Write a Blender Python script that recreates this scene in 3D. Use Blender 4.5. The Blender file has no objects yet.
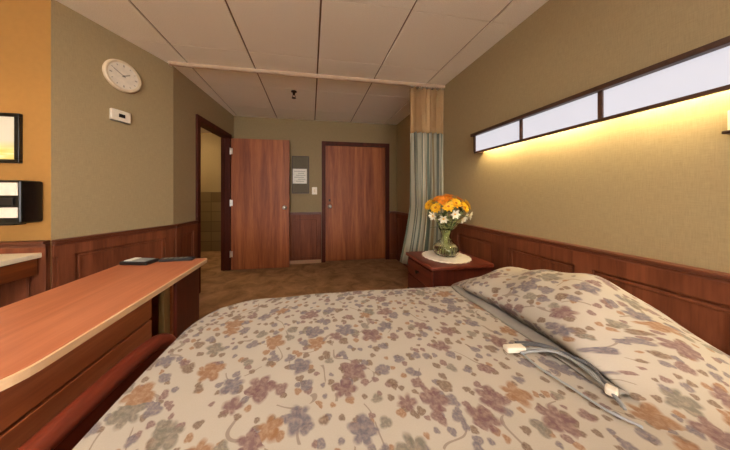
import bpy, bmesh, math, random
from mathutils import Vector, Matrix
R = math.radians
PI = math.pi
sc = bpy.context.scene
COL = sc.collection
ZC = 1.14          # eye height
ZT = 2.40          # ceiling height

# ------------------------------------------------------------------ materials
def srgb(r, g, b):
    f = lambda c: (c/255)/12.92 if c/255 <= .04045 else (((c/255)+.055)/1.055)**2.4
    return (f(r), f(g), f(b), 1)

class NT:
    """small helper to wire shader nodes"""
    def __init__(s, name):
        s.m = bpy.data.materials.new(name); s.m.use_nodes = True
        s.t = s.m.node_tree; s.n = s.t.nodes; s.l = s.t.links
        s.bsdf = s.n['Principled BSDF']
    def node(s, typ, **kw):
        n = s.n.new(typ)
        for k, v in kw.items(): setattr(n, k, v)
        return n
    def put(s, sock, v):
        if hasattr(v, 'is_linked') or isinstance(v, bpy.types.NodeSocket): s.l.new(v, sock)
        else: sock.default_value = v
    def math(s, op, a, b=0.0, c=0.0):
        n = s.node('ShaderNodeMath', operation=op)
        s.put(n.inputs[0], a); s.put(n.inputs[1], b); s.put(n.inputs[2], c)
        return n.outputs[0]
    def vmath(s, op, a, b=(0, 0, 0)):
        n = s.node('ShaderNodeVectorMath', operation=op)
        s.put(n.inputs[0], a); s.put(n.inputs[1], b)
        return n.outputs[0]
    def mix(s, f, a, b):
        n = s.node('ShaderNodeMix', data_type='RGBA')
        s.put(n.inputs[0], f); s.put(n.inputs[6], a); s.put(n.inputs[7], b)
        return n.outputs[2]
    def ramp(s, f, stops, interp='LINEAR'):
        n = s.node('ShaderNodeValToRGB'); n.color_ramp.interpolation = interp
        e = n.color_ramp.elements
        while len(e) < len(stops): e.new(.5)
        for i, (p, c) in enumerate(stops): e[i].position = p; e[i].color = c
        s.put(n.inputs[0], f); return n.outputs[0]
    def noise(s, vec, scale, detail=3, rough=.5, dist=0):
        n = s.node('ShaderNodeTexNoise')
        s.put(n.inputs['Vector'], vec); n.inputs['Scale'].default_value = scale
        n.inputs['Detail'].default_value = detail; n.inputs['Roughness'].default_value = rough
        n.inputs['Distortion'].default_value = dist
        return n
    def coord(s, which='Object'): return s.node('ShaderNodeTexCoord').outputs[which]
    def mapping(s, vec, scale=(1, 1, 1), loc=(0, 0, 0), rot=(0, 0, 0)):
        n = s.node('ShaderNodeMapping'); s.put(n.inputs[0], vec)
        n.inputs['Scale'].default_value = scale; n.inputs['Location'].default_value = loc
        n.inputs['Rotation'].default_value = rot
        return n.outputs[0]
    def bump(s, h, strength=.3, dist=.01):
        n = s.node('ShaderNodeBump'); s.put(n.inputs['Height'], h)
        n.inputs['Strength'].default_value = strength; n.inputs['Distance'].default_value = dist
        s.l.new(n.outputs[0], s.bsdf.inputs['Normal'])
    def fin(s, col=None, rough=.6, spec=.5, **kw):
        if col is not None: s.put(s.bsdf.inputs['Base Color'], col)
        s.put(s.bsdf.inputs['Roughness'], rough)
        s.bsdf.inputs['Specular IOR Level'].default_value = spec
        for k, v in kw.items(): s.put(s.bsdf.inputs[k], v)
        return s.m

def plain(name, c, rough=.5, spec=.5, var=.06, **kw):
    t = NT(name)
    n = t.noise(t.coord(), 30, 2)
    d = tuple(x*(1-var) for x in c[:3])+(1,); u = tuple(min(1, x*(1+var)) for x in c[:3])+(1,)
    return t.fin(t.ramp(n.outputs['Fac'], [(.3, d), (.7, u)]), rough, spec, **kw)

def wood(name, dark, light, axis='Z', rough=.35, scale=1.0, spec=.5):
    t = NT(name)
    k = {'X': (.6, 9, 9), 'Y': (9, .6, 9), 'Z': (9, 9, .6)}[axis]
    v = t.mapping(t.coord(), tuple(x*scale for x in k))
    n1 = t.noise(v, 1.6, 5, .55, .8)
    n2 = t.noise(t.mapping(t.coord(), tuple(x*scale*6 for x in k)), 2.5, 3, .5)
    f = t.math('ADD', t.math('MULTIPLY', n1.outputs['Fac'], .75), t.math('MULTIPLY', n2.outputs['Fac'], .25))
    c = t.ramp(f, [(.33, dark), (.52, tuple((a+b)/2 for a, b in zip(dark, light))), (.68, light)])
    t.bump(n2.outputs['Fac'], .06, .002)
    return t.fin(c, rough, spec)

def emit(name, c, strength):
    t = NT(name)
    n = t.noise(t.coord(), 5, 2)
    cc = t.ramp(n.outputs['Fac'], [(.2, tuple(x*.96 for x in c[:3])+(1,)), (.8, c)])
    t.put(t.bsdf.inputs['Base Color'], cc); t.put(t.bsdf.inputs['Emission Color'], cc)
    t.bsdf.inputs['Emission Strength'].default_value = strength
    return t.m

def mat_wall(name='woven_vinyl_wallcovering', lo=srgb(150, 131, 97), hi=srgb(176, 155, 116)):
    t = NT(name)
    o = t.coord()
    a = t.noise(t.mapping(o, (14, 14, 160)), 2, 3, .6)
    b = t.noise(t.mapping(o, (150, 150, 10)), 2, 3, .6)
    w = t.math('ADD', t.math('MULTIPLY', a.outputs['Fac'], .5), t.math('MULTIPLY', b.outputs['Fac'], .5))
    c = t.ramp(w, [(.3, lo), (.7, hi)])
    t.bump(w, .12, .003)
    return t.fin(c, .62, .35)

def mat_tile_ceiling():
    t = NT('mineral_ceiling_tile')
    o = t.coord()
    n = t.noise(o, 160, 3, .7); b = t.noise(o, 3, 3)
    c = t.ramp(n.outputs['Fac'], [(.3, srgb(232, 222, 206)), (.55, srgb(246, 238, 224))])
    t.bump(n.outputs['Fac'], .25, .002)
    return t.fin(c, .9, .2)

def mat_carpet():
    t = NT('mottled_brown_carpet')
    o = t.coord()
    n = t.noise(o, 5, 6, .62, .6); f = t.noise(o, 120, 3, .7)
    m = t.math('ADD', t.math('MULTIPLY', n.outputs['Fac'], .7), t.math('MULTIPLY', f.outputs['Fac'], .3))
    c = t.ramp(m, [(.36, srgb(122, 90, 60)), (.5, srgb(154, 118, 82)), (.64, srgb(178, 136, 98))])
    t.bump(f.outputs['Fac'], .5, .004)
    return t.fin(c, .85, .25)

def mat_spread():
    """cream quilted cloth printed with lobed leaves, small buds and thin vines, laid out in UV metres"""
    t = NT('floral_bedspread_cloth')
    uv = t.coord('UV')
    wob = t.noise(uv, 30, 2, .5)
    wv = t.node('ShaderNodeVectorMath', operation='SCALE')
    t.l.new(t.vmath('SUBTRACT', wob.outputs['Color'], (.5, .5, .5)), wv.inputs[0]); wv.inputs['Scale'].default_value = .016
    p = t.vmath('ADD', uv, wv.outputs[0])
    grain = t.noise(uv, 260, 2, .6)
    soft = t.noise(uv, 9, 3, .5)
    c = t.mix(soft.outputs['Fac'], srgb(176, 165, 150), srgb(190, 178, 162))
    c = t.mix(t.math('MULTIPLY', grain.outputs['Fac'], .22), c, srgb(140, 124, 104))
    def layer(c, scale, size, lobes, depth, cols, rnd, keep, off, alpha):
        q = t.mapping(p, (scale, scale, scale), off)
        v = t.node('ShaderNodeTexVoronoi', voronoi_dimensions='2D', feature='F1')
        t.put(v.inputs['Vector'], q); v.inputs['Scale'].default_value = 1; v.inputs['Randomness'].default_value = rnd
        d = t.vmath('SUBTRACT', q, v.outputs['Position'])
        sx = t.node('ShaderNodeSeparateXYZ'); t.l.new(d, sx.inputs[0])
        sc_ = t.node('ShaderNodeSeparateColor'); t.l.new(v.outputs['Color'], sc_.inputs[0])
        ang = t.math('ADD', t.math('ARCTAN2', sx.outputs[1], sx.outputs[0]), t.math('MULTIPLY', sc_.outputs[1], 6.283))
        lob = t.math('ABSOLUTE', t.math('COSINE', t.math('MULTIPLY', ang, lobes/2)))
        asym = t.math('MULTIPLY', t.math('COSINE', ang), .22)
        rr = t.math('MULTIPLY', t.math('ADD', t.math('ADD', t.math('MULTIPLY', lob, depth), 1-depth), asym),
                    t.math('MULTIPLY', t.math('ADD', t.math('MULTIPLY', sc_.outputs[2], .5), .62), size))
        e = t.math('SUBTRACT', rr, v.outputs['Distance'])
        m = t.math('MULTIPLY_ADD', e, 11, .5); mm = t.node('ShaderNodeClamp'); t.l.new(m, mm.inputs[0])
        k = t.math('LESS_THAN', sc_.outputs[0], keep)
        hue = t.ramp(t.math('MULTIPLY', t.math('FRACT', t.math('MULTIPLY', sc_.outputs[0], 7.31)), 1.0),
                     [(i/len(cols), x) for i, x in enumerate(cols)], 'CONSTANT')
        vein = t.noise(q, 9, 3, .6)
        hue = t.mix(t.ramp(vein.outputs['Fac'], [(.42, (0, 0, 0, 1)), (.66, (.32, .32, .32, 1))]), hue, srgb(196, 172, 146))
        return t.mix(t.math('MULTIPLY', t.math('MULTIPLY', mm.outputs[0], k), alpha), c, hue)
    # vines
    vn = t.noise(uv, 5.2, 1, .4)
    ln = t.math('LESS_THAN', t.math('ABSOLUTE', t.math('SUBTRACT', vn.outputs['Fac'], .47)), .007)
    brk = t.noise(uv, 11, 1)
    ln = t.math('MULTIPLY', ln, t.math('GREATER_THAN', brk.outputs['Fac'], .5))
    c = t.mix(t.math('MULTIPLY', ln, .7), c, srgb(130, 112, 98))
    mar, sla, och, gre, bro = srgb(112, 80, 80), srgb(102, 94, 102), srgb(142, 100, 66), srgb(112, 106, 94), srgb(104, 80, 64)
    c = layer(c, 25, .32, 3, .25, [bro, sla, mar, bro, och], 1.0, .8, (3.1, 1.7, 0), .85)
    c = layer(c, 14.5, .33, 3, .3, [sla, gre, bro, mar, sla], 1.0, .72, (.3, .9, 0), .85)
    c = layer(c, 8.0, .36, 5, .42, [sla, mar, och, sla, gre, mar], .9, .70, (.15, .35, 0), .9)
    cloth = t.noise(uv, 340, 2)
    t.bump(cloth.outputs['Fac'], .15, .002)
    return t.fin(c, .85, .2, **{'Sheen Weight': .15})

M = {}
M['wall'] = mat_wall()
M['walldark'] = mat_wall('dimmed_vinyl_wallcovering', srgb(126, 106, 72), srgb(150, 127, 87))  # darker copy of the wallcovering: the back wall's dimness put into colour
M['tile'] = mat_tile_ceiling()
M['carpet'] = mat_carpet()
M['spread'] = mat_spread()
M['hem'] = plain('grey_cloth_binding', srgb(146, 138, 128), .8, .2)
M['grid'] = plain('ceiling_grid_shadow_gap', srgb(120, 92, 70), .8, .2)
M['track'] = plain('cream_enamel_track', srgb(192, 164, 136), .4)
DK, LT = srgb(92, 46, 26), srgb(134, 74, 46)
M['wains'] = wood('cherry_wainscot_vertical', DK, LT, 'Z', .55, 1, .25)
M['cap'] = wood('cherry_cap_rail', srgb(78, 36, 20), srgb(122, 64, 40), 'X', .4)
M['frame'] = wood('dark_door_frame', srgb(58, 22, 14), srgb(88, 38, 24), 'Z', .55, 1, .2)
M['door'] = wood('cherry_door_veneer', srgb(116, 56, 30), srgb(174, 102, 58), 'Z', .5, .8, .3)
M['desk'] = wood('honey_cherry_laminate', srgb(176, 98, 64), srgb(208, 130, 92), 'Y', .34, .8)
M['edge'] = wood('pale_edge_band', srgb(214, 170, 128), srgb(236, 200, 158), 'Y', .45)
M['case'] = wood('reddish_desk_case', srgb(136, 70, 40), srgb(182, 106, 64), 'Y', .4)
M['caseolive'] = wood('pale_desk_post', srgb(120, 92, 52), srgb(150, 118, 72), 'Z', .5)
M['foot'] = wood('mahogany_footboard', srgb(98, 36, 22), srgb(138, 62, 40), 'Y', .3)
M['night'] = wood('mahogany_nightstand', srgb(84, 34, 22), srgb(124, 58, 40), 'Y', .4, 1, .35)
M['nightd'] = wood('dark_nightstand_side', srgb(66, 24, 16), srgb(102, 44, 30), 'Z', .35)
M['fix'] = wood('walnut_light_frame', srgb(56, 34, 22), srgb(86, 54, 36), 'Y', .45)
M['counter'] = plain('cream_laminate', srgb(250, 238, 210), .4)
M['counterd'] = wood('brown_counter_front', srgb(104, 48, 20), srgb(146, 78, 36), 'Y', .4)
M['white'] = plain('white_plastic', srgb(232, 220, 200), .4)
M['cream'] = plain('cream_plastic', srgb(224, 204, 172), .45)
M['black'] = plain('black_plastic', srgb(18, 18, 18), .28)
M['matblack'] = plain('black_vinyl', srgb(26, 22, 22), .5)
M['grey'] = plain('grey_print', srgb(120, 112, 100), .6)
M['lgrey'] = plain('light_grey_print', srgb(168, 156, 138), .6)
M['paper'] = plain('white_paper', srgb(232, 226, 214), .8)
M['silver'] = plain('brushed_steel', srgb(226, 220, 210), .32, **{'Metallic': .85})
M['brown'] = plain('bronze_metal', srgb(60, 42, 32), .4, **{'Metallic': .4})
M['board'] = plain('olive_grey_board', srgb(92, 80, 58), .7)
M['cable'] = plain('grey_cable_rubber', srgb(150, 150, 150), .45)
M['cabled'] = plain('dark_grey_cable_rubber', srgb(92, 92, 96), .45)
M['doily'] = plain('white_linen', srgb(238, 226, 208), .85)
M['basetan'] = plain('tan_vinyl_base', srgb(178, 138, 104), .5)
M['yellow'] = plain('yellow_petal', srgb(236, 178, 22), .55, var=.2)
M['orange'] = plain('orange_petal', srgb(222, 128, 20), .55, var=.2)
M['wpetal'] = plain('cream_petal', srgb(240, 232, 206), .55)
M['eye'] = plain('amber_flower_eye', srgb(190, 116, 20), .8)
M['stem'] = plain('pale_stem_green', srgb(176, 178, 112), .5, var=.2)
M['green'] = plain('leaf_green', srgb(70, 84, 34), .5, var=.3)
M['tube'] = emit('warm_fluorescent_tube', (1.0, .80, .40, 1), 52)
M['diff'] = emit('lit_white_diffuser', (.93, .90, .97, 1), .43)
M['diff'].node_tree.nodes['Principled BSDF'].inputs['Base Color'].default_value = (.15, .15, .16, 1)
for l_ in list(M['diff'].node_tree.links):
    if l_.to_socket.name == 'Base Color': M['diff'].node_tree.links.remove(l_)
M['added_troffer'] = emit('added_panel_diffuser', (1.0, .95, .88, 1), 8.2)
M['down'] = emit('warm_downlight_lens', (1.0, .70, .34, 1), 125)

def mat_glass(name, tint, rough=.02):
    t = NT(name); n = t.noise(t.coord(), 20, 2)
    c = t.ramp(n.outputs['Fac'], [(.2, tuple(x*.97 for x in tint[:3])+(1,)), (.8, tint)])
    return t.fin(c, rough, .5, **{'Transmission Weight': 1.0, 'IOR': 1.3})
M['glass'] = mat_glass('clear_vase_glass', (.95, .97, .9, 1))
M['water'] = mat_glass('greenish_water', (.99, .99, .90, 1))
M['pane'] = plain('added_window_pane', (.8, .85, .85, 1), .05, .5, Alpha=.06)
def mat_tilewall():
    t = NT('brown_ceramic_tile'); b = t.node('ShaderNodeTexBrick')
    t.l.new(t.mapping(t.coord(), (1, 1, 1), rot=(R(90), 0, 0)), b.inputs['Vector'])
    b.inputs['Color1'].default_value = srgb(132, 112, 78); b.inputs['Color2'].default_value = srgb(112, 92, 62)
    b.inputs['Mortar'].default_value = srgb(92, 76, 52); b.inputs['Scale'].default_value = 1
    b.inputs['Brick Width'].default_value = .2; b.inputs['Row Height'].default_value = .2
    b.inputs['Mortar Size'].default_value = .006; b.offset = 0
    return t.fin(b.outputs['Color'], .4)
M['tilewall'] = mat_tilewall()
def mat_curtain():
    t = NT('striped_cubicle_curtain')
    uv = t.coord('UV'); s = t.node('ShaderNodeSeparateXYZ'); t.l.new(uv, s.inputs[0])
    x = t.math('FRACT', t.math('MULTIPLY', s.outputs[0], 5.0))
    teal, pale, tan, blu, cream = srgb(104, 116, 100), srgb(180, 174, 152), srgb(142, 120, 86), srgb(84, 88, 80), srgb(208, 196, 170)
    c = t.ramp(x, [(0, pale), (.16, teal), (.30, cream), (.40, tan), (.5, pale), (.62, blu), (.74, pale), (.86, teal), (.95, cream)], 'CONSTANT')
    g = t.noise(t.mapping(uv, (120, 8, 1)), 2, 2)
    c = t.mix(t.math('MULTIPLY', g.outputs['Fac'], .3), c, srgb(150, 140, 120))
    return t.fin(c, .85, .2, **{'Sheen Weight': .1})
M['curtain'] = mat_curtain()
def mat_mesh():
    t = NT('tan_curtain_mesh')
    uv = t.coord('UV')
    a = t.noise(t.mapping(uv, (60, 400, 1)), 2, 2); c = t.ramp(a.outputs['Fac'], [(.3, srgb(176, 138, 94)), (.7, srgb(210, 174, 126))])
    m = t.fin(c, .85, .2)
    t.bsdf.inputs['Alpha'].default_value = .86
    return m
M['mesh'] = mat_mesh()
def mat_picture():
    t = NT('pale_yellow_print')
    o = t.coord(); s = t.node('ShaderNodeSeparateXYZ'); t.l.new(o, s.inputs[0])
    n = t.noise(t.mapping(o, (3, 3, 30)), 2.0, 3, .5)
    c = t.ramp(n.outputs['Fac'], [(.35, srgb(232, 214, 120)), (.5, srgb(242, 232, 150)), (.62, srgb(248, 244, 206))])
    g = t.ramp(s.outputs[2], [(.08, (1, 1, 1, 1)), (.14, (0, 0, 0, 1))])
    c = t.mix(g, srgb(222, 220, 206), c)
    return t.fin(c, .35)
M['print'] = mat_picture()

# ------------------------------------------------------------------ mesh building
class MB:
    def __init__(s): s.bm = bmesh.new(); s.uv = None
    def box(s, x0, x1, y0, y1, z0, z1):
        v = [s.bm.verts.new(p) for p in ((x0, y0, z0), (x1, y0, z0), (x1, y1, z0), (x0, y1, z0), (x0, y0, z1), (x1, y0, z1), (x1, y1, z1), (x0, y1, z1))]
        for f in ((3, 2, 1, 0), (4, 5, 6, 7), (0, 1, 5, 4), (1, 2, 6, 5), (2, 3, 7, 6), (3, 0, 4, 7)): s.bm.faces.new([v[i] for i in f])
        return s
    def lathe(s, prof, n=32, mat=None, caps=True):
        mat = mat or Matrix.Identity(4); rings = []
        for r, z in prof:
            rings.append([s.bm.verts.new(mat @ Vector((r*math.cos(2*PI*i/n), r*math.sin(2*PI*i/n), z))) for i in range(n)])
        for a, b in zip(rings, rings[1:]):
            for i in range(n): s.bm.faces.new((a[i], a[(i+1) % n], b[(i+1) % n], b[i]))
        if caps:
            s.bm.faces.new(rings[0][::-1]); s.bm.faces.new(rings[-1])
        return s
    def cyl(s, r, z0, z1, n=24, mat=None): return s.lathe([(r, z0), (r, z1)], n, mat)
    def tube(s, pts, r, n=8):
        pts = [Vector(p) for p in pts]; rr = r if isinstance(r, (list, tuple)) else [r]*len(pts); rings = []
        for i, p in enumerate(pts):
            t = (pts[min(i+1, len(pts)-1)]-pts[max(i-1, 0)]).normalized()
            up = Vector((0, 0, 1)) if abs(t.z) < .9 else Vector((1, 0, 0))
            a = t.cross(up).normalized(); b = t.cross(a)
            rings.append([s.bm.verts.new(p+(a*math.cos(2*PI*k/n)+b*math.sin(2*PI*k/n))*rr[i]) for k in range(n)])
        for a, b in zip(rings, rings[1:]):
            for i in range(n): s.bm.faces.new((a[i], a[(i+1) % n], b[(i+1) % n], b[i]))
        s.bm.faces.new(rings[0][::-1]); s.bm.faces.new(rings[-1])
        return s
    def prism(s, outline, z0, z1):
        a = [s.bm.verts.new((x, y, z0)) for x, y in outline]; b = [s.bm.verts.new((x, y, z1)) for x, y in outline]
        n = len(a)
        s.bm.faces.new(a[::-1]); s.bm.faces.new(b)
        for i in range(n): s.bm.faces.new((a[i], a[(i+1) % n], b[(i+1) % n], b[i]))
        return s
    def build(s, name, mat, parent=None, smooth=False, bevel=0, seg=2):
        bmesh.ops.recalc_face_normals(s.bm, faces=s.bm.faces[:])
        me = bpy.data.meshes.new(name); s.bm.to_mesh(me); s.bm.free()
        if smooth:
            for p in me.polygons: p.use_smooth = True
        me.materials.append(mat)
        o = bpy.data.objects.new(name, me); COL.objects.link(o)
        if parent: o.parent = parent
        if bevel:
            b = o.modifiers.new('edges', 'BEVEL'); b.width = bevel; b.segments = seg; b.limit_method = 'ANGLE'; b.angle_limit = R(40)
        return o

def spline(pts, n=8):
    pts = [Vector(p) for p in pts]; out = []
    for i in range(len(pts)-1):
        p0, p1, p2, p3 = pts[max(i-1, 0)], pts[i], pts[i+1], pts[min(i+2, len(pts)-1)]
        for k in range(n):
            t = k/n
            out.append(.5*((2*p1)+(p2-p0)*t+(2*p0-5*p1+4*p2-p3)*t*t+(3*p1-p0-3*p2+p3)*t**3))
    out.append(pts[-1]); return out

def thing(name, label, cat, loc=(0, 0, 0), rz=0, group=None):
    o = bpy.data.objects.new(name, None); COL.objects.link(o); o.empty_display_size = .1
    o.location = loc; o.rotation_euler = (0, 0, rz)
    return tag(o, label, cat, group)
def tag(o, label, cat, group=None):
    o['label'] = label; o['category'] = cat
    if group: o['group'] = group
    return o
def struct(o): o['kind'] = 'structure'; return o

class Frame:
    """a wall seen from inside: s runs along it, +y is into the room"""
    def __init__(s, p0, p1):
        s.p0, s.p1 = Vector((*p0, 0)), Vector((*p1, 0)); d = s.p1-s.p0
        s.L = d.length; s.rz = math.atan2(d.y, d.x); s.u = d.normalized(); s.n = Vector((-s.u.y, s.u.x, 0))
    def at(s, a, d=0, z=0): return s.p0+s.u*a+s.n*d+Vector((0, 0, z))
    def place(s, o): o.location = s.p0; o.rotation_euler = (0, 0, s.rz); return o

NY_ = -5.2
WR = Frame((1.52, NY_), (1.52, 3.66))
WB = Frame((1.52, 3.66), (-1.215, 3.66))
WL = Frame((-1.215, 3.66), (-1.33, 2.34))
WD = Frame((-1.33, 2.34), (-1.64, 1.65))
WA = Frame((-1.64, 1.65), (-2.5, 1.65))
WF = Frame((-2.5, 1.65), (-2.5, NY_))
WN = Frame((-2.5, NY_), (1.52, NY_))

M['lampglow'] = plain('wall_with_painted_lamp_glow', srgb(172, 126, 66), .6, .3, .03)  # warm lamp glow on the alcove wall, put into its colour
def wall(name, fr, openings=(), t=.1, e0=0, e1=0, mat='wall'):
    """openings: (s0, s1, z0, z1)"""
    m = MB(); s = -e0
    for a, b, z0, z1 in sorted(openings):
        if a > s: m.box(s, a, -t, 0, 0, ZT)
        if z0 > 0: m.box(a, b, -t, 0, 0, z0)
        if z1 < ZT: m.box(a, b, -t, 0, z1, ZT)
        s = b
    m.box(s, fr.L+e1, -t, 0, 0, ZT)
    return struct(fr.place(m.build(name, M[mat])))

# ------------------------------------------------------------------ room shell
m = MB().box(-4.2, 1.65, -5.4, 6.1, -.08, 0); fl = struct(m.build('floor', M['carpet']))
# suspended ceiling: tiles with shadow gaps, runs along the room wide, cross joints fine
m = MB()
xs = [-3.01+.615*i for i in range(9)]; ys = [-5.44+.62*i for i in range(19)]
for i in range(len(xs)-1):
    for j in range(len(ys)-1):
        m.box(xs[i]+.007, xs[i+1]-.007, ys[j]+.0022, ys[j+1]-.0022, ZT, ZT+.03)
ce = struct(m.build('ceiling', M['tile'], bevel=.002, seg=1))
m = MB().box(-4.2, 1.65, -5.4, 6.1, ZT+.012, ZT+.06); struct(m.build('trim_1', M['grid']))

wall('wall_right', WR, e0=.1, e1=.1)
D2 = (.195, 1.290)                       # second door opening along the back wall
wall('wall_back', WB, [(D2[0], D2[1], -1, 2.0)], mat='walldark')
D1 = (.165, .925)                        # open door's opening along the side wall
wall('wall_left', WL, [(D1[0], D1[1], -1, 2.015)], e0=.1)
wall('wall_diagonal', WD)
wall('wall_alcove', WA, e1=.1, mat='lampglow')
wall('wall_far_left', WF, e0=.1, e1=.1)
wall('wall_near', WN, [(.2, 3.8, .35, 2.3)])

# unseen window behind the camera, added to let in soft fill light
m = MB(); a, b, z0, z1 = .2, 3.8, .35, 2.3
for x0, x1, c0, c1 in ((a, a+.05, z0, z1), (b-.05, b, z0, z1), (a, b, z0, z0+.05), (a, b, z1-.05, z1), ((a+b)/2-.02, (a+b)/2+.02, z0, z1)): m.box(x0, x1, -.08, .015, c0, c1)
win = struct(WN.place(m.build('added_window_1', M['frame'], bevel=.004)))
g = MB().box(a+.05, b-.05, -.045, -.04, z0+.05, z1-.05).build('pane', M['pane'], win)

def wainscot(name, fr, s0, s1, stiles, ztop=.853, thick=.014, capd=.028, toe=True):
    """panelled dado: backing, stiles, rails; cap rail as a child"""
    m = MB(); m.box(s0, s1, 0, thick, .0, ztop-.03)
    for c in stiles: m.box(max(s0, c-.04), min(s1, c+.04), thick, thick+.014, .09, ztop-.03)
    m.box(s0, s1, thick, thick+.0142, ztop-.11, ztop-.03); m.box(s0, s1, thick, thick+.0144, 0, .10)
    ed = sorted(stiles)
    for a, b in zip(ed, ed[1:]):
        if b-a < .16: continue
        a, b, z0, z1 = a+.052, b-.052, .112, ztop-.122        # bead round each panel
        for q in ((a, b, z0, z0+.014), (a, b, z1-.014, z1), (a, a+.014, z0+.014, z1-.014), (b-.014, b, z0+.014, z1-.014)): m.box(q[0], q[1], thick, thick+.009, q[2], q[3])
    o = struct(fr.place(m.build(name, M['wains'], bevel=.003, seg=2)))
    c = MB(); c.box(s0, s1, 0, thick+capd, ztop-.018, ztop); c.box(s0, s1, 0, thick+capd*.6, ztop-.04, ztop-.018)
    c.build('cap_rail', M['cap'], o, bevel=.004)
    return o
# side wall by the bed: ordinary run, then the thicker panel behind the bed
QR = -1.7-NY_
wainscot('trim_2', WR, 3.19+QR, WR.L, [x+QR for x in (3.24, 3.75, 4.3, 4.85, 5.33)])
wainscot('trim_3', WR, QR, 3.185+QR, [x+QR for x in (.1, .62, 1.14, 1.66, 2.18, 2.66, 3.15)], thick=.034, capd=.022)
wainscot('trim_4', WB, 0, D2[0]-.055, [.04])
wainscot('trim_5', WB, D2[1]+.055, WB.L, [1.375, 1.86, 2.3])
wainscot('trim_6', WL, D1[1]+.06, WL.L, [1.01, WL.L-.03])
wainscot('trim_7', WD, 0, WD.L, [.05, .70])
wainscot('trim_8', WA, 0, WA.L, [.04, .45, .8])
m = MB().box(D2[1]+.06, WB.L-.02, .02, .034, 0, .06); struct(WB.place(m.build('baseboard_back', M['basetan'], bevel=.003)))

# door frames
def door_frame(name, fr, a, b, zt, w=.05):
    m = MB()
    for y0, y1 in ((-.012, .022),):
        m.box(a-w, a+.012, -.112, y1, 0, zt+w); m.box(b-.012, b+w, -.112, y1, 0, zt+w); m.box(a+.012, b-.012, -.112, y1, zt-.012, zt+w)
    m.box(a+.012, a+.026, -.08, -.05, 0, zt-.012); m.box(b-.026, b-.012, -.08, -.05, 0, zt-.012)
    return struct(fr.place(m.build(name, M['frame'], bevel=.003)))
door_frame('door_1', WL, D1[0], D1[1], 2.015)
door_frame('door_2', WB, D2[0], D2[1], 2.0)

def handle(parent, s, y, z, sgn=1):
    m = MB(); rot = Matrix.Translation((s, y, z)) @ Matrix.Rotation(R(-90), 4, 'X')
    m.lathe([(.033, 0), (.033, .008), (.014, .012), (.012, .03), (.024, .036), (.030, .05), (.027, .064), (.012, .071)], 20, rot)
    return m.build('door_handle', M['silver'], parent, smooth=True)
# closed door
m = MB().box(D2[0]+.015, D2[1]-.015, -.048, -.006, .012, 1.985); d2 = WB.place(m.build('wooden_door', M['door'], bevel=.003))
tag(d2, 'closed reddish wooden door with round knob, beside the light switch', 'door')
handle(d2, D2[1]-.085, -.006, .945)
k = MB().box(D2[1]-.10, D2[1]-.07, -.0065, -.003, 1.03, 1.07).build('lock_plate', M['brown'], d2, bevel=.001)
# open door, swung round in front of the back wall
hx, hy = -1.192, 3.485
DW = .86
t = thing('wooden_door', 'reddish wooden door swung open, covering the wall beside the doorway', 'door', (hx, hy, 0), R(-1.2))
MB().box(.004, DW, -.021, .021, .012, 1.995).build('door_leaf', M['door'], t, bevel=.003)
h = MB(); rot = Matrix.Translation((DW-.07, -.021, .945)) @ Matrix.Rotation(R(90), 4, 'X')
h.lathe([(.033, 0), (.033, .008), (.014, .012), (.012, .03), (.024, .036), (.030, .05), (.027, .064), (.012, .071)], 20, rot)
h.build('door_handle', M['silver'], t, smooth=True)
for z in (.25, 1.02, 1.80):
    m = MB(); m.cyl(.008, z-.05, z+.05, 12, Matrix.Translation((-.004, -.026, 0))); m.box(-.003, .028, -.0235, -.021, z-.045, z+.045)
    m.build('hinge', M['silver'], t)

# washroom beyond the open doorway
def solid(name, x0, x1, y0, y1, z0, z1, mat): return struct(MB().box(x0, x1, y0, y1, z0, z1).build(name, M[mat]))
solid('wall_washroom_end', -4.1, -1.15, 4.75, 4.85, 0, ZT, 'wall')
solid('wall_washroom_side', -4.1, -4.0, 2.35, 4.75, 0, ZT, 'wall')
solid('wall_washroom_near', -4.0, -1.52, 2.25, 2.35, 0, ZT, 'wall')
solid('wall_washroom_inner', -1.21, -1.11, 3.77, 4.75, 0, ZT, 'wall')
solid('wall_light_block', -1.1, 1.65, 3.80, 3.86, 0, ZT, 'wall')  # unseen sheet added to stop light leaking under the closed door
solid('trim_9', -4.0, -1.215, 4.735, 4.75, 0, 1.20, 'tilewall')
# washroom ceiling lamp
t = thing('ceiling_light', 'round ceiling light in the room beyond the doorway', 'light', (-2.3, 3.9, ZT-.06))
MB().lathe([(.02, .06), (.17, .058), (.17, .045), (.16, .03), (.10, .005), (.03, 0)], 28).build('diffuser', emit('washroom_lens', (1, .72, .38, 1), 30), t, smooth=True)
MB().lathe([(.172, .05), (.19, .05), (.19, .0595), (.172, .0595), (.172, .05)], 28, caps=False).build('rim', M['silver'], t, smooth=True)

# ------------------------------------------------------------------ ceiling fittings
def added_troffer(x, y, label):  # unseen ceiling panels, added to light the bed and room
    t = thing('ceiling_light', label, 'light', (x, y, ZT))
    m = MB(); a, b = .30, .60
    for q in ((-a, a, -b, -b+.03), (-a, a, b-.03, b), (-a, -a+.03, -b+.03, b-.03), (a-.03, a, -b+.03, b-.03)): m.box(*q, -.016, -.0005)
    m.build('frame', M['track'], t, bevel=.002)
    MB().box(-a+.03, a-.03, -b+.03, b-.03, -.01, -.002).build('diffuser', M['added_troffer'], t)
added_troffer(-.25, .05, 'added rectangular ceiling light panel above the middle of the bed')
added_troffer(-.25, -1.8, 'added rectangular ceiling light panel midway between bed and added window')
added_troffer(-.25, -3.6, 'added rectangular ceiling light panel close to the added window')
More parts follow.
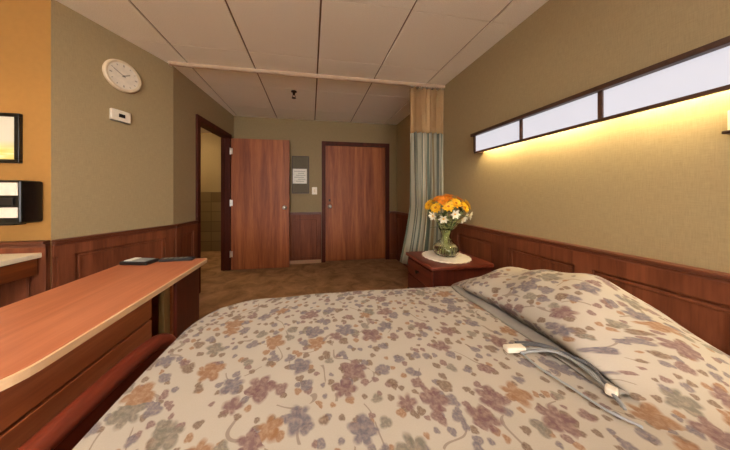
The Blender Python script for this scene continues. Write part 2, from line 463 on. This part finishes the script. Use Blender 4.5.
# alcove downlight
t = thing('ceiling_light', 'small round downlight over the alcove counter', 'light', (-1.92, .80, ZT))
MB().lathe([(.075, -.001), (.085, -.001), (.085, -.075), (.075, -.075), (.075, -.001)], 28, caps=False).build('rim', M['white'], t, smooth=True)
MB().cyl(.074, -.008, -.002, 28).build('lens', M['down'], t)
# sprinkler
t = thing('fire_sprinkler', 'small dark fire sprinkler hanging from the ceiling tiles', 'sprinkler', (-.205, 2.68, ZT))
MB().lathe([(.035, -.0005), (.035, -.006), (.018, -.012), (.012, -.045)], 20).build('escutcheon', M['brown'], t, smooth=True)
m = MB(); m.tube([(-.012, 0, -.045), (-.02, 0, -.06), (-.004, 0, -.078)], .004); m.tube([(.012, 0, -.045), (.02, 0, -.06), (.004, 0, -.078)], .004)
m.build('yoke', M['brown'], t); MB().lathe([(.006, -.076), (.026, -.079), (.026, -.082), (.004, -.084)], 20).build('deflector', M['brown'], t)

# curtain track and curtain
t = thing('curtain_track', 'pale curtain track running across the ceiling from wall to wall', 'curtain rail', (0, 2.27, ZT))
m = MB(); m.box(-1.318, 1.515, -.016, .016, -.012, -.0005); m.box(-1.318, 1.515, -.016, -.010, -.03, -.012); m.box(-1.318, 1.515, .010, .016, -.03, -.012)
m.build('rail', M['track'], t, bevel=.002)
for x in (-1.318, 1.512): MB().box(x-.003, x+.003, -.02, .02, -.034, -.0005).build('end_stop', M['white'], t)

def curtain():
    t = thing('cubicle_curtain', 'striped grey green cubicle curtain with tan mesh top, drawn against the wall', 'curtain', (0, 2.27, 0))
    folds = 6.5
    def pt(u, z):
        k = (2.355-z)/2.0                              # 0 top .. 1 hem
        spread = 1+.0*k
        xl = 1.105+.02*k-.52*max(0, k-.66)**1.3
        x = xl+(1.502-xl)*u
        amp = .035+.03*k
        ph = 2*PI*folds*u
        y = amp*math.sin(ph+.5*math.sin(3*u))+.012*math.sin(2.3*ph+4*k)
        x += .014*math.sin(2*ph+1.0)*(0.4+.6*k)
        return (x, y, z)
    def sheet(name, z0, z1, mat, nz):
        bm = bmesh.new(); uvl = bm.loops.layers.uv.new('UVMap'); N = 190
        g = []; us = []
        for j in range(nz+1):
            z = z0+(z1-z0)*j/nz
            g.append([bm.verts.new(pt(i/N, z)) for i in range(N+1)])
        for j in range(nz):
            for i in range(N):
                f = bm.faces.new((g[j][i], g[j][i+1], g[j+1][i+1], g[j+1][i]))
                for lp, (a, b) in zip(f.loops, ((i, j), (i+1, j), (i+1, j+1), (i, j+1))):
                    lp[uvl].uv = (a/N*1.6, (z0+(z1-z0)*b/nz))
        me = bpy.data.meshes.new(name); bm.to_mesh(me); bm.free()
        for p in me.polygons: p.use_smooth = True
        me.materials.append(mat); o = bpy.data.objects.new(name, me); COL.objects.link(o); o.parent = t
        s = o.modifiers.new('thick', 'SOLIDIFY'); s.thickness = .003; s.offset = 0
        return o
    sheet('mesh_header', 1.845, 2.345, M['mesh'], 6)
    sheet('striped_panel', .37, 1.842, M['curtain'], 18)
    for i in range(13):
        u = (i+.5)/13; p = pt(u, 2.345)
        m = MB(); m.tube([(p[0], p[1], 2.335), (p[0], p[1]*.6, 2.35), (p[0], 0, 2.357), (p[0], 0, 2.372)], .003, 6)
        m.build('hook', M['white'], t)
curtain()

# ------------------------------------------------------------------ wall lamp beside the bed
ZB, ZU = 1.514, 1.668
t = thing('wall_light', 'long wall light box with dark wooden frame and glowing white panels', 'light', WR.at(QR), WR.rz)
div = [1.35, 1.73, 2.15, 2.565, 2.978, 3.405]          # along the wall
S0, S1 = div[0], div[-1]
m = MB(); m.box(S0-.01, S1+.02, 0, .112, ZU-.008, ZU+.016); m.build('top_board', M['fix'], t, bevel=.002)
m = MB(); m.box(S0-.01, S1+.006, .072, .088, ZB-.006, ZB+.010); m.build('bottom_rail', M['fix'], t, bevel=.0015)
for d in div:
    MB().box(d-.009, d+.009, .07, .09, ZB+.010, ZU-.008).build('mullion', M['fix'], t, bevel=.0015)
m = MB(); m.box(S1-.004, S1+.008, 0, .07, ZB, ZU-.008); m.build('end_panel', M['fix'], t); m = MB(); m.box(S0-.008, S0+.004, 0, .07, ZB, ZU-.008); m.build('end_panel', M['fix'], t)
for a, b in zip(div, div[1:]):
    MB().box(a+.009, b-.009, .076, .08, ZB+.010, ZU-.008).build('diffuser', M['diff'], t)
    rot = Matrix.Translation((a+.03, .05, ZB+.06)) @ Matrix.Rotation(R(90), 4, 'Y')
    MB().cyl(.012, 0, b-a-.06, 12, rot).build('tube_lamp', M['tube'], t, smooth=True)

# small wall device by the bed
t = thing('wall_bracket', 'small white wall plate with a dark ledge under the wall light', 'wall plate', WR.at(2.205+QR, 0, 1.375), WR.rz)
MB().box(-.055, .055, 0, .012, 0, .075).build('plate', M['white'], t, bevel=.003)
MB().box(-.06, .06, 0, .03, -.012, 0).build('ledge', M['brown'], t, bevel=.003)

# ------------------------------------------------------------------ wall items
# clock
t = thing('wall_clock', 'round cream wall clock high on the diagonal wall', 'clock', WD.at(.398, 0, 2.085), WD.rz)
rot = Matrix.Rotation(R(-90), 4, 'X')
MB().lathe([(.005, 0), (.118, 0), (.122, .012), (.118, .026), (.106, .030), (.100, .022), (.005, .022)], 48, rot).build('case', M['cream'], t, smooth=True)
MB().cyl(.098, .0215, .0232, 40, rot).build('dial', M['white'], t)
for k in range(12):
    a = k*PI/6; m = MB(); w, l = (.004, .016) if k % 3 == 0 else (.0025, .011)
    rr = Matrix.Rotation(a, 4, 'Y'); m.box(-w, w, .0232, .0242, .088-l, .088); bmesh.ops.transform(m.bm, matrix=rr, verts=m.bm.verts[:]); m.build('hour_mark', M['lgrey'], t)
for nm, a, l, w in (('hour_hand', -55, .048, .0045), ('minute_hand', 62, .074, .003)):
    m = MB().box(-w, w, .0245, .026, -.012, l); bmesh.ops.transform(m.bm, matrix=Matrix.Rotation(R(a), 4, 'Y'), verts=m.bm.verts[:]); m.build(nm, M['lgrey'], t)
MB().cyl(.007, .024, .028, 16, rot).build('hub', M['grey'], t)
# wall sensor plate
t = thing('thermostat', 'small white wall control with a dark window, below the clock', 'thermostat', WD.at(.413, 0, 1.722), WD.rz)
MB().box(-.062, .062, 0, .026, 0, .085).build('cover', M['white'], t, bevel=.006, seg=3)
MB().box(-.022, .018, .0262, .028, .028, .056).build('display', M['black'], t, bevel=.002)
MB().box(-.06, .06, .004, .024, -.006, 0).build('base', M['grey'], t, bevel=.002)
# notice board, switch
t = thing('notice_board', 'narrow olive notice board with a white sheet, between the doors', 'notice board', WB.at(1.69, 0, 1.17), WB.rz)
MB().box(-.135, .135, 0, .016, 0, .61).build('board', M['board'], t, bevel=.003)
m = MB()
for q in ((-.14, .14, -.006, .008), (-.14, .14, .602, .616), (-.14, -.126, .008, .602), (.126, .14, .008, .602)): m.box(q[0], q[1], 0, .022, q[2], q[3])
m.build('frame', M['brown'], t, bevel=.002)
t = thing('paper_notice', 'white printed sheet pinned on the notice board', 'paper', WB.at(1.703, .0165, 1.33), WB.rz)
MB().box(-.115, .115, 0, .0012, 0, .245).build('sheet', M['paper'], t)
for i in range(6): MB().box(-.09+.02*(i % 2), .09-.03*((i*2) % 3), .0013, .0016, .20-.033*i, .207-.033*i).build('text_line', M['grey'], t)
t = thing('light_switch', 'white light switch plate on the wall beside the closed door', 'switch', WB.at(1.46, 0, 1.15), WB.rz)
MB().box(-.042, .042, 0, .007, 0, .122).build('plate', M['white'], t, bevel=.003); MB().box(-.012, .012, .007, .012, .035, .087).build('toggle', M['cream'], t, bevel=.002)
# picture in the alcove
t = thing('framed_picture', 'black framed pale yellow picture hanging in the alcove above the towel dispenser', 'picture', WA.at(.146, 0, 1.338), WA.rz)
m = MB()
PW, PH = .46, .308
for q in ((0, PW, 0, .022), (0, PW, PH-.022, PH), (0, .026, .022, PH-.022), (PW-.026, PW, .022, PH-.022)): m.box(q[0], q[1], 0, .02, q[2], q[3])
m.build('frame', M['black'], t, bevel=.003); MB().box(.024, PW-.024, 0, .012, .02, PH-.02).build('print', M['print'], t)
# towel dispenser
t = thing('towel_dispenser', 'black paper towel dispenser with white front label on the alcove wall', 'dispenser', WA.at(.036, 0, .972), WA.rz)
MB().box(0, .33, 0, .112, 0, .255).build('housing', M['black'], t, bevel=.012, seg=4)
MB().box(.012, .318, .108, .117, .165, .24).build('front_label', M['paper'], t, bevel=.003)
MB().box(.012, .318, .108, .117, .035, .095).build('front_label', M['paper'], t, bevel=.003)
MB().box(.03, .30, .106, .12, .110, .150).build('window_strip', M['matblack'], t, bevel=.003)
MB().box(.06, .27, .03, .09, -.012, 0).build('paper_slot', M['matblack'], t)

# ------------------------------------------------------------------ alcove counter
t = thing('counter_unit', 'cream topped counter with brown wooden front under the towel dispenser', 'counter', (-2.08, .6, 0))
MB().box(-.40, .42, -.9, 1.03, .750, .780).build('countertop', M['counter'], t, bevel=.004)
for y0, y1 in ((-.88, -.26), (-.25, .37), (.38, 1.01)):
    d = MB().box(.34, .41, y0, y1, .650, .748).build('drawer', M['counterd'], t, bevel=.003)
MB().box(-.38, .20, -.88, 1.01, .0, .648).build('cabinet_body', M['nightd'], t, bevel=.003)

# ------------------------------------------------------------------ desk at the foot of the bed
def rounded(x0, x1, y0, y1, r, n=8):
    out = []
    for cx, cy, a0, rr in ((x1-r[0], y0+r[0], -90, r[0]), (x1-r[1], y1-r[1], 0, r[1]), (x0+r[2], y1-r[2], 90, r[2]), (x0+r[3], y0+r[3], 180, r[3])):
        for k in range(n+1): a = R(a0+90*k/n); out.append((cx+rr*math.cos(a), cy+rr*math.sin(a)))
    return out
t = thing('writing_desk', 'long cherry desk with pale rounded edge at the foot of the bed', 'desk', (-.95, 1.1, 0))
ZD = .70
ol = rounded(-.25, .235, -.53, .535, (.13, .03, .02, .02))
top = MB().prism(ol, ZD-.024, ZD).build('desk_top', M['desk'], t, bevel=.003)
bm = MB(); oo = rounded(-.25, .243, -.54, .54, (.135, .034, .02, .02)); n = len(oo)
# edge band: thin strip hugging the visible rim
a = [bm.bm.verts.new((x, y, ZD-.025)) for x, y in oo]; b = [bm.bm.verts.new((x, y, ZD-.001)) for x, y in oo]
c = [bm.bm.verts.new((x, y, ZD-.025)) for x, y in ol]; d = [bm.bm.verts.new((x, y, ZD-.001)) for x, y in ol]
for i in range(n):
    j = (i+1) % n
    bm.bm.faces.new((a[i], a[j], b[j], b[i])); bm.bm.faces.new((c[j], c[i], d[i], d[j])); bm.bm.faces.new((b[i], b[j], d[j], d[i])); bm.bm.faces.new((a[j], a[i], c[i], c[j]))
bm.build('edge_band', M['edge'], top, bevel=.003)
# carcass with two pedestals
MB().box(-.235, .188, -.50, .06, .06, ZD-.026).build('pedestal', M['case'], t, bevel=.003)
MB().box(-.235, .188, .23, .50, .06, ZD-.026).build('pedestal', M['case'], t, bevel=.003)
MB().box(-.235, -.20, .06, .23, .06, ZD-.026).build('back_panel', M['nightd'], t)
MB().box(.165, .195, .155, .20, .0, ZD-.026).build('post', M['caseolive'], t, bevel=.002)
MB().box(-.22, .12, -.48, .48, 0, .06).build('plinth', M['nightd'], t)
for z0, z1 in ((.56, .662), (.32, .55), (.075, .31)):
    MB().box(.188, .205, -.49, .05, z0, z1).build('drawer_front', M['case'], t, bevel=.003)
MB().box(.188, .205, .24, .49, .075, .662).build('cabinet_door', M['nightd'], t, bevel=.003)
# folder and pen case on the desk
t = thing('tablet_folder', 'black folder with white sheet lying on the end of the desk', 'folder', (-1.085, 1.575, ZD+.001), R(-12))
MB().box(-.095, .085, -.045, .045, 0, .02).build('cover', M['matblack'], t, bevel=.004)
MB().box(-.075, .065, -.036, .036, .0202, .0235).build('sheet', M['cable'], t, bevel=.001)
MB().box(-.072, -.03, -.034, .034, .0237, .026).build('card', M['paper'], t)
t = thing('remote_control', 'thin black remote control beside the folder on the desk', 'remote', (-.885, 1.60, ZD+.001), R(2))
MB().box(-.10, .10, -.022, .022, 0, .018).build('body', M['matblack'], t, bevel=.005, seg=3)
for i in range(5): MB().box(-.075+.03*i, -.057+.03*i, -.010, .010, .0182, .0205).build('button', M['grey'], t)

# ------------------------------------------------------------------ bed
ZS = .54       # top of the made bed
t = thing('bed', 'wide wooden bed with rounded mahogany footboard rail', 'bed', (.43, .6, 0))
MB().prism(rounded(-.985, 1.03, -.78, .71, (.03, .03, .26, .26)), .26, ZS-.05).build('mattress', M['paper'], t, bevel=.03, seg=3)
MB().prism(rounded(-.99, 1.03, -.78, .70, (.02, .02, .26, .26)), .12, .26).build('box_base', M['foot'], t, bevel=.006)
for x in (-.85, .9):
    for y in (-.65, .52): MB().box(x-.035, x+.035, y-.035, y+.035, 0, .12).build('leg', M['foot'], t, bevel=.004)
pts = [(-1.083, -.85, ZS-.012), (-1.083, -.2, ZS-.012), (-1.083, .20, ZS-.012), (-1.08, .34, ZS-.014), (-1.075, .42, ZS-.024), (-1.068, .47, ZS-.052), (-1.064, .51, ZS-.11)]
fb = MB(); path = spline(pts, 6)
ca = [fb.bm.verts.new((p.x-.014, p.y, .10)) for p in path]; cb = [fb.bm.verts.new((p.x-.014, p.y, min(ZS-.03, p.z-.018))) for p in path]
cc = [fb.bm.verts.new((p.x+.012, p.y, .10)) for p in path]; cd = [fb.bm.verts.new((p.x+.012, p.y, min(ZS-.03, p.z-.018))) for p in path]
for i in range(len(path)-1):
    fb.bm.faces.new((ca[i], ca[i+1], cb[i+1], cb[i])); fb.bm.faces.new((cc[i+1], cc[i], cd[i], cd[i+1])); fb.bm.faces.new((cb[i], cb[i+1], cd[i+1], cd[i])); fb.bm.faces.new((ca[i+1], ca[i], cc[i], cc[i+1]))
fb.bm.faces.new((ca[0], cb[0], cd[0], cc[0])); fb.bm.faces.new((ca[-1], cc[-1], cd[-1], cb[-1]))
f = fb.build('footboard', M['foot'], t, smooth=False)
MB().tube(spline(pts, 6), .03, 16).build('top_rail', M['foot'], f, smooth=True)

# bedspread: one cloth, flat over the bed, tucked under and drawn over the pillow, hanging at the sides
def smooth01(x): x = max(0, min(1, x)); return x*x*(3-2*x)
X0, X1, Y0, Y1 = -.585, 1.475, -.22, 1.345
FLAT = [(.55, 0), (.70, 0), (.80, 0), (.86, 0), (.91, 0), (.96, 0), (1.02, 0), (1.10, 0), (1.2, 0), (1.32, 0), (1.42, 0), (1.475, -.01)]
BULG = [(.55, 0), (.74, .0), (.87, .004), (.945, -.006), (1.0, -.03), (.955, .022), (.930, .07), (.965, .135), (1.07, .195), (1.21, .232), (1.36, .185), (1.475, .075)]
def amp(y):
    a = smooth01((y-.35)/.44)
    b = 1-.30*smooth01((y-.78)/.40)
    c = 1-smooth01((y-1.10)/.24)*.72
    return a*b*c
def spread_mesh():
    bm = bmesh.new(); uvl = bm.loops.layers.uv.new('UVMap')
    NX, NS, NY, RAD, EDGE = 46, 8, 84, .30, .05
    rng = random.Random(4)
    def row(y):
        A = amp(y); sh = -.05*smooth01((.62-y)/.25)*A
        sh += .012*math.sin(y*9.0)
        ctrl = []
        for (fx, fz), (bx, bz) in zip(FLAT, BULG):
            k = min(1, A*1.6)
            w = smooth01((fx-.55)/.3)*(1-smooth01((fx-1.25)/.2))
            ctrl.append((fx+(bx-fx)*k+sh*w, fz*(1-A)+bz*A, 0))
        cur = spline(ctrl, NS)
        head = [Vector((X0+(.55-X0)*i/NX, 0, 0)) for i in range(NX)]
        return head+cur
    ys = [Y0+(Y1-Y0)*j/NY for j in range(NY+1)]
    grid = []; uvs = []
    SK = 10
    for j, y in enumerate(ys):
        r = row(y); pts = []
        for q in r:
            x, z = q.x, ZS+q.y
            # wrinkles
            z += .004*math.sin(5*x+3*y)*math.sin(4*y-1.3*x)+.003*math.sin(13*x-9*y)*math.sin(7*x+2)
            bulge = max(0, q.y)
            z += bulge*(.025*math.sin(17*y+5*x)+.03*math.sin(31*y-13*x))
            # round off the two foot corners
            cx, cy = X0+RAD, None
            yy = y
            if x < X0+RAD:
                for yc, sg in ((Y1-RAD, 1), (Y0+RAD, -1)):
                    b = (y-yc)*sg/RAD
                    if b > 0:
                        a = (X0+RAD-x)/RAD
                        l = math.hypot(a, b)
                        if l > 1e-6:
                            k = max(a, b)/l
                            x2 = X0+RAD-a*k*RAD; yy = yc+sg*b*k*RAD; x = x2
            # fall at the rim
            d = min(x-X0, Y1-yy, yy-Y0)
            if x < X0+RAD and (yy > Y1-RAD or yy < Y0+RAD):
                yc = Y1-RAD if yy > Y1-RAD else Y0+RAD
                d = RAD-math.hypot(x-(X0+RAD), yy-yc)
            if d < EDGE: z -= (EDGE-math.sqrt(max(0, EDGE*EDGE-(EDGE-d)**2)))*.8
            pts.append(Vector((x, yy, z)))
        # arc length
        s = X0; u = [s]
        for a, b in zip(pts, pts[1:]):
            s += (b-a).length; u.append(s)
        if grid: vv = [w[1]+(b-a).length for w, a, b in zip(uvs[-1], grid[-1], pts)]
        else: vv = [Y0]*len(pts)
        grid.append(pts); uvs.append(list(zip(u, vv)))
    V = [[bm.verts.new(p) for p in r] for r in grid]
    W = len(V[0])
    def quad(a, b, c, d, ua, ub, uc, ud):
        f = bm.faces.new((a, b, c, d))
        for lp, w in zip(f.loops, (ua, ub, uc, ud)): lp[uvl].uv = w
    for j in range(NY):
        for i in range(W-1):
            quad(V[j][i], V[j][i+1], V[j+1][i+1], V[j+1][i], uvs[j][i], uvs[j][i+1], uvs[j+1][i+1], uvs[j+1][i])
    # hanging sides: far side, foot, near side
    loop = [(NY, i) for i in range(W-1, -1, -1)]+[(j, 0) for j in range(NY-1, -1, -1)]+[(0, i) for i in range(1, W)]
    prev = [V[j][i] for j, i in loop]; puv = [uvs[j][i] for j, i in loop]
    base = [v.co.copy() for v in prev]
    for k in range(1, 7):
        cur = []; cuv = []
        for n_, (p, (j, i)) in enumerate(zip(base, loop)):
            dz = k*.042
            q = Vector((p.x, p.y, p.z-dz))
            cur.append(bm.verts.new(q))
            w = uvs[j][i]; du = -dz if i == 0 else 0; dv = dz if j == NY else (-dz if j == 0 else 0)
            cuv.append((w[0]+du, w[1]+dv))
        for n_ in range(len(loop)-1):
            quad(prev[n_], prev[n_+1], cur[n_+1], cur[n_], puv[n_], puv[n_+1], cuv[n_+1], cuv[n_])
        prev, puv = cur, cuv
    bmesh.ops.recalc_face_normals(bm, faces=bm.faces[:])
    me = bpy.data.meshes.new('bedspread'); bm.to_mesh(me); bm.free()
    for p in me.polygons: p.use_smooth = True
    me.materials.append(M['spread'])
    o = bpy.data.objects.new('bedspread', me); COL.objects.link(o)
    s = o.modifiers.new('thick', 'SOLIDIFY'); s.thickness = .006; s.offset = -1
    return o
bs = spread_mesh()
tag(bs, 'cream floral bedspread with maroon and grey leaves, drawn up over the pillow', 'bedspread')
# grey binding along the tuck
def band():
    bm = bmesh.new(); rows = []
    N = 40
    for j in range(N+1):
        y = .50+(1.262-.50)*j/N; A = amp(y); sh = (-.05*smooth01((.62-y)/.25)*A)+.012*math.sin(y*9.0)
        w = .05+.03*math.sin(j/N*PI)
        rows.append([bm.verts.new((.955+sh-w+w*k/4, y, ZS+.010+.006*math.sin(k/4*PI)+.003*math.sin(y*20))) for k in range(5)])
    for a, b in zip(rows, rows[1:]):
        for k in range(4): bm.faces.new((a[k], a[k+1], b[k+1], b[k]))
    me = bpy.data.meshes.new('binding'); bm.to_mesh(me); bm.free()
    for p in me.polygons: p.use_smooth = True
    me.materials.append(M['hem']); o = bpy.data.objects.new('binding', me); COL.objects.link(o); o.parent = bs
    s = o.modifiers.new('thick', 'SOLIDIFY'); s.thickness = .004
band()

# call cord on the bed
zc = ZS+.016
t = thing('call_cord', 'bundle of grey cables with a white plug lying on the bedspread', 'cable', (0, 0, 0))
A_ = [(.775, .70, zc), (.83, .69, zc+.004), (.88, .655, zc+.014), (.892, .60, zc+.016), (.882, .545, zc+.018), (.848, .485, zc+.018), (.828, .455, zc+.014)]
for dx, dy, dz, mt in ((0, 0, 0, 'cable'), (.012, .010, .004, 'cabled'), (-.012, -.012, .002, 'cable'), (.022, .022, .002, 'cabled')):
    pts = [(x+dx*(1+.6*math.sin(i*1.9)), y+dy*(1+.6*math.cos(i*1.4)), z+dz) for i, (x, y, z) in enumerate(A_)]
    pts[0] = A_[0] if dx == 0 else pts[0]
    MB().tube(spline(pts, 8), .0042, 8).build('cable', M[mt], t, smooth=True)
MB().tube(spline([(.775, .69, zc-.004), (.77, .62, zc-.005), (.785, .55, zc-.005), (.80, .47, zc-.005), (.83, .42, zc-.004)], 8), .0035, 8).build('cable', M['cable'], t, smooth=True)
m = MB(); m.box(-.045, .03, -.014, .014, -.010, .010)
bmesh.ops.transform(m.bm, matrix=Matrix.Translation((.765, .70, zc+.006)) @ Matrix.Rotation(R(-5), 4, 'Z'), verts=m.bm.verts[:]); m.build('plug', M['white'], t, bevel=.006, seg=3)
m = MB(); m.box(-.014, .014, -.012, .012, -.008, .012)
bmesh.ops.transform(m.bm, matrix=Matrix.Translation((.852, .49, zc+.02)) @ Matrix.Rotation(R(25), 4, 'Z'), verts=m.bm.verts[:]); m.build('cable_tie', M['white'], t, bevel=.004, seg=2)

# ------------------------------------------------------------------ nightstand, mat, vase, flowers
ZN = .585
t = thing('nightstand', 'dark red wooden nightstand carrying a vase of flowers beside the bed', 'nightstand', (1.19, 1.75, 0))
MB().prism(rounded(-.28, .272, -.235, .235, (.02, .02, .02, .02)), ZN-.028, ZN).build('table_top', M['night'], t, bevel=.006, seg=3)
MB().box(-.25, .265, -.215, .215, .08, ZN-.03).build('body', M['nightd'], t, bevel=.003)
d = MB().box(-.266, -.25, -.205, .205, .40, .54).build('drawer', M['night'], t, bevel=.004)
kn = MB().lathe([(.008, 0), (.008, .012), (.016, .02), (.013, .028), (.004, .03)], 16, Matrix.Translation((-.266, 0, .47)) @ Matrix.Rotation(R(-90), 4, 'Y')).build('knob', M['brown'], d, smooth=True)
d = MB().box(-.266, -.25, -.205, .205, .10, .39).build('cabinet_door', M['night'], t, bevel=.004)
MB().lathe([(.008, 0), (.008, .012), (.016, .02), (.013, .028), (.004, .03)], 16, Matrix.Translation((-.266, .15, .26)) @ Matrix.Rotation(R(-90), 4, 'Y')).build('knob', M['brown'], d, smooth=True)
MB().box(-.24, .25, -.20, .20, 0, .08).build('plinth', M['nightd'], t)
VX, VY = 1.195, 1.765
m = MB(); out = [(( .198+.004*math.cos(24*a))*math.cos(a), (.198+.004*math.cos(24*a))*math.sin(a)) for a in [2*PI*i/144 for i in range(144)]]
o = m.prism(out, 0, .010).build('round_mat', M['doily'], bevel=.002); o.location = (VX, VY, ZN+.0005)
tag(o, 'round white linen mat under the glass vase', 'mat')
ZV = ZN+.0115
t = thing('glass_vase', 'clear rounded glass vase with water on the white mat', 'vase', (VX, VY, ZV))
outer = [(.06, 0), (.085, .008), (.106, .035), (.110, .062), (.100, .092), (.068, .125), (.040, .152), (.036, .18), (.048, .222), (.060, .25)]
inner = [(.056, .249), (.044, .221), (.032, .18), (.036, .152), (.064, .122), (.095, .089), (.105, .062), (.101, .037), (.081, .013), (.02, .008)]
MB().lathe(outer+inner, 40).build('vessel', M['glass'], t, smooth=True)
MB().lathe([(.02, .0095), (.079, .0145), (.0995, .038), (.1035, .062), (.0935, .088), (.078, .105), (.02, .1055)], 40).build('water', M['water'], t, smooth=True)

rng = random.Random(11)
NECK = Vector((VX, VY, ZV+.18))
STEMS = [0]
def stem_path(tip, i):
    k = STEMS[0]; STEMS[0] += 1
    a = math.atan2(tip[1]-VY, tip[0]-VX)+.05*(k % 3); r = (.009, .0175, .026)[k % 3]
    nk = NECK+Vector((r*math.cos(a), r*math.sin(a), 0)); b = Vector((VX+2*r*math.cos(a), VY+2*r*math.sin(a), ZV+(.03 if i == 0 else .15)))
    tip = Vector(tip); mid = nk.lerp(tip, .5)+Vector((0, 0, .02))
    return spline([b, nk, mid, tip], 5)
def flower(name, tip, out, rad, pm, label, cat, group, petals=11, rows=2, cup=.25):
    tip = Vector(tip); out = Vector(out).normalized()
    t = thing(name, label, cat, tip, 0, group)
    q = out.to_track_quat('Z', 'Y').to_matrix().to_4x4()
    m = MB()
    for rw in range(rows):
        rr = rad*(1-.28*rw)
        for k in range(petals):
            a = 2*PI*(k+.5*rw)/petals+rng.uniform(-.1, .1)
            w = rr*.23
            pr = Matrix.Rotation(a, 4, 'Z')
            l = rr*rng.uniform(.9, 1.06); lift = cup+.35*rw
            P = [(.12*rr, -w*.4, 0), (.12*rr, w*.4, 0), (.6*l, w, lift*.35*rr), (l, w*.35, lift*.5*rr), (l, -w*.35, lift*.5*rr), (.6*l, -w, lift*.35*rr)]
            top = [m.bm.verts.new(q @ pr @ Vector((x, y, z+.004*rw+.0015))) for x, y, z in P]; bot = [m.bm.verts.new(q @ pr @ Vector((x, y, z+.004*rw))) for x, y, z in P]
            m.bm.faces.new(top); m.bm.faces.new(bot[::-1])
            for i in range(6): m.bm.faces.new((bot[i], bot[(i+1) % 6], top[(i+1) % 6], top[i]))
    m.build('petals', M[pm], t)
    MB().lathe([(.004, 0), (rad*.26, .002), (rad*.24, rad*.16), (rad*.1, rad*.24)], 12, q).build('flower_eye', M['eye'] if pm != 'wpetal' else M['yellow'], t, smooth=True)
    p = [x-tip for x in stem_path(tip-out*.002, 0)]
    MB().tube(p, .0017, 6).build('stem', M['stem'], t, smooth=True)
# crown of yellow and orange blooms: dome round (VX, VY, z)
CZ = ZV+.40
def dome(az, el, r): return Vector((VX+r*1.05*math.cos(R(az))*math.cos(R(el)), VY+r*.95*math.sin(R(az))*math.cos(R(el)), CZ+r*.82*math.sin(R(el))))
spots_o = [(250, 62, .155), (200, 55, .16), (320, 52, .165), (90, 70, .15), (285, 80, .165), (230, 40, .17)]
spots_y = [(185, 22, .175), (212, 14, .17), (245, 20, .17), (270, 32, .17), (298, 16, .17), (328, 24, .18), (355, 20, .175), (20, 35, .16), (150, 30, .16), (60, 40, .16), (110, 30, .16)]
spots_w = [(205, -14, .175), (232, -26, .155), (300, -28, .16), (322, -12, .185), (338, -22, .165), (262, -6, .165)]
for az, el, r in spots_o:
    p = dome(az, el, r); flower('orange_daisy', p, p-Vector((VX, VY, CZ-.05)), .05, 'orange', 'orange yellow daisy at the crown of the bouquet in the glass vase', 'flower', 'orange daisies crowning the bouquet')
for az, el, r in spots_y:
    p = dome(az, el, r); flower('yellow_daisy', p, p-Vector((VX, VY, CZ-.02)), .05, 'yellow', 'bright yellow daisy round the middle of the bouquet in the glass vase', 'flower', 'yellow daisies round the bouquet')
for az, el, r in spots_w:
    p = dome(az, el, r); flower('white_alstroemeria', p, p-Vector((VX, VY, CZ+.01)), .042, 'wpetal', 'cream white bloom low in the bouquet above the vase', 'flower', 'white blooms under the yellow daisies', 6, 2, .7)
def sprig(az, el, r):
    tip = dome(az, el, r)
    t = thing('leaf_sprig', 'green leafy sprig filling the bouquet between blooms and vase', 'leaves', tip, 0, 'green sprigs in the bouquet')
    p = stem_path(tip, 1); MB().tube([x-tip for x in p], .0018, 6).build('stem', M['stem'], t)
    m = MB()
    for k in range(9):
        f = .52+.48*k/8; c = p[min(len(p)-1, int(f*(len(p)-1)))]-tip
        d = Vector((rng.uniform(-1, 1), rng.uniform(-1, 1), rng.uniform(-.2, .8))).normalized(); s = d.cross(Vector((0, 0, 1))).normalized(); L = rng.uniform(.05, .08); w = L*.2
        nn = d.cross(s)*.0012
        P = [c, c+d*L*.4+s*w, c+d*L, c+d*L*.4-s*w]
        a = [m.bm.verts.new(v+nn) for v in P]; b = [m.bm.verts.new(v-nn) for v in P]
        m.bm.faces.new(a); m.bm.faces.new(b[::-1])
        for i in range(4): m.bm.faces.new((b[i], b[(i+1) % 4], a[(i+1) % 4], a[i]))
    m.build('foliage', M['green'], t)
for q in ((190, 5, .15), (225, -8, .13), (255, 5, .14), (285, -10, .13), (315, 0, .14), (345, -5, .15), (120, 0, .14), (240, 30, .13), (300, 40, .13), (60, 10, .14), (270, -30, .12), (210, 35, .17)): sprig(*q)

# ------------------------------------------------------------------ light from the sky through the added window, lamps
w = bpy.data.worlds.new('sky'); sc.world = w; w.use_nodes = True
nt = w.node_tree; bg = nt.nodes['Background']
bg.inputs[0].default_value = (1, .985, .97, 1); bg.inputs[1].default_value = 8.3

def area(name, loc, rot, sx, sy, power, col):
    l = bpy.data.lights.new(name, 'AREA'); l.shape = 'RECTANGLE'; l.size = sx; l.size_y = sy; l.energy = power; l.color = col
    o = bpy.data.objects.new(name, l); COL.objects.link(o); o.location = loc; o.rotation_euler = rot; return o

# ------------------------------------------------------------------ camera
cam = bpy.data.cameras.new('camera'); co = bpy.data.objects.new('camera', cam); COL.objects.link(co)
cam.sensor_width = 36; cam.lens = 36*215/730
cam.shift_x = 20/730; cam.shift_y = -30/730
cam.clip_start = .02
co.location = (0, 0, ZC); co.rotation_euler = (R(90), 0, R(-9))
sc.camera = co
vs = sc.view_settings
sc.display_settings.display_device = 'sRGB'
vs.view_transform = 'Standard'; vs.look = 'None'; vs.exposure = .82; vs.gamma = 1; vs.use_curve_mapping = False
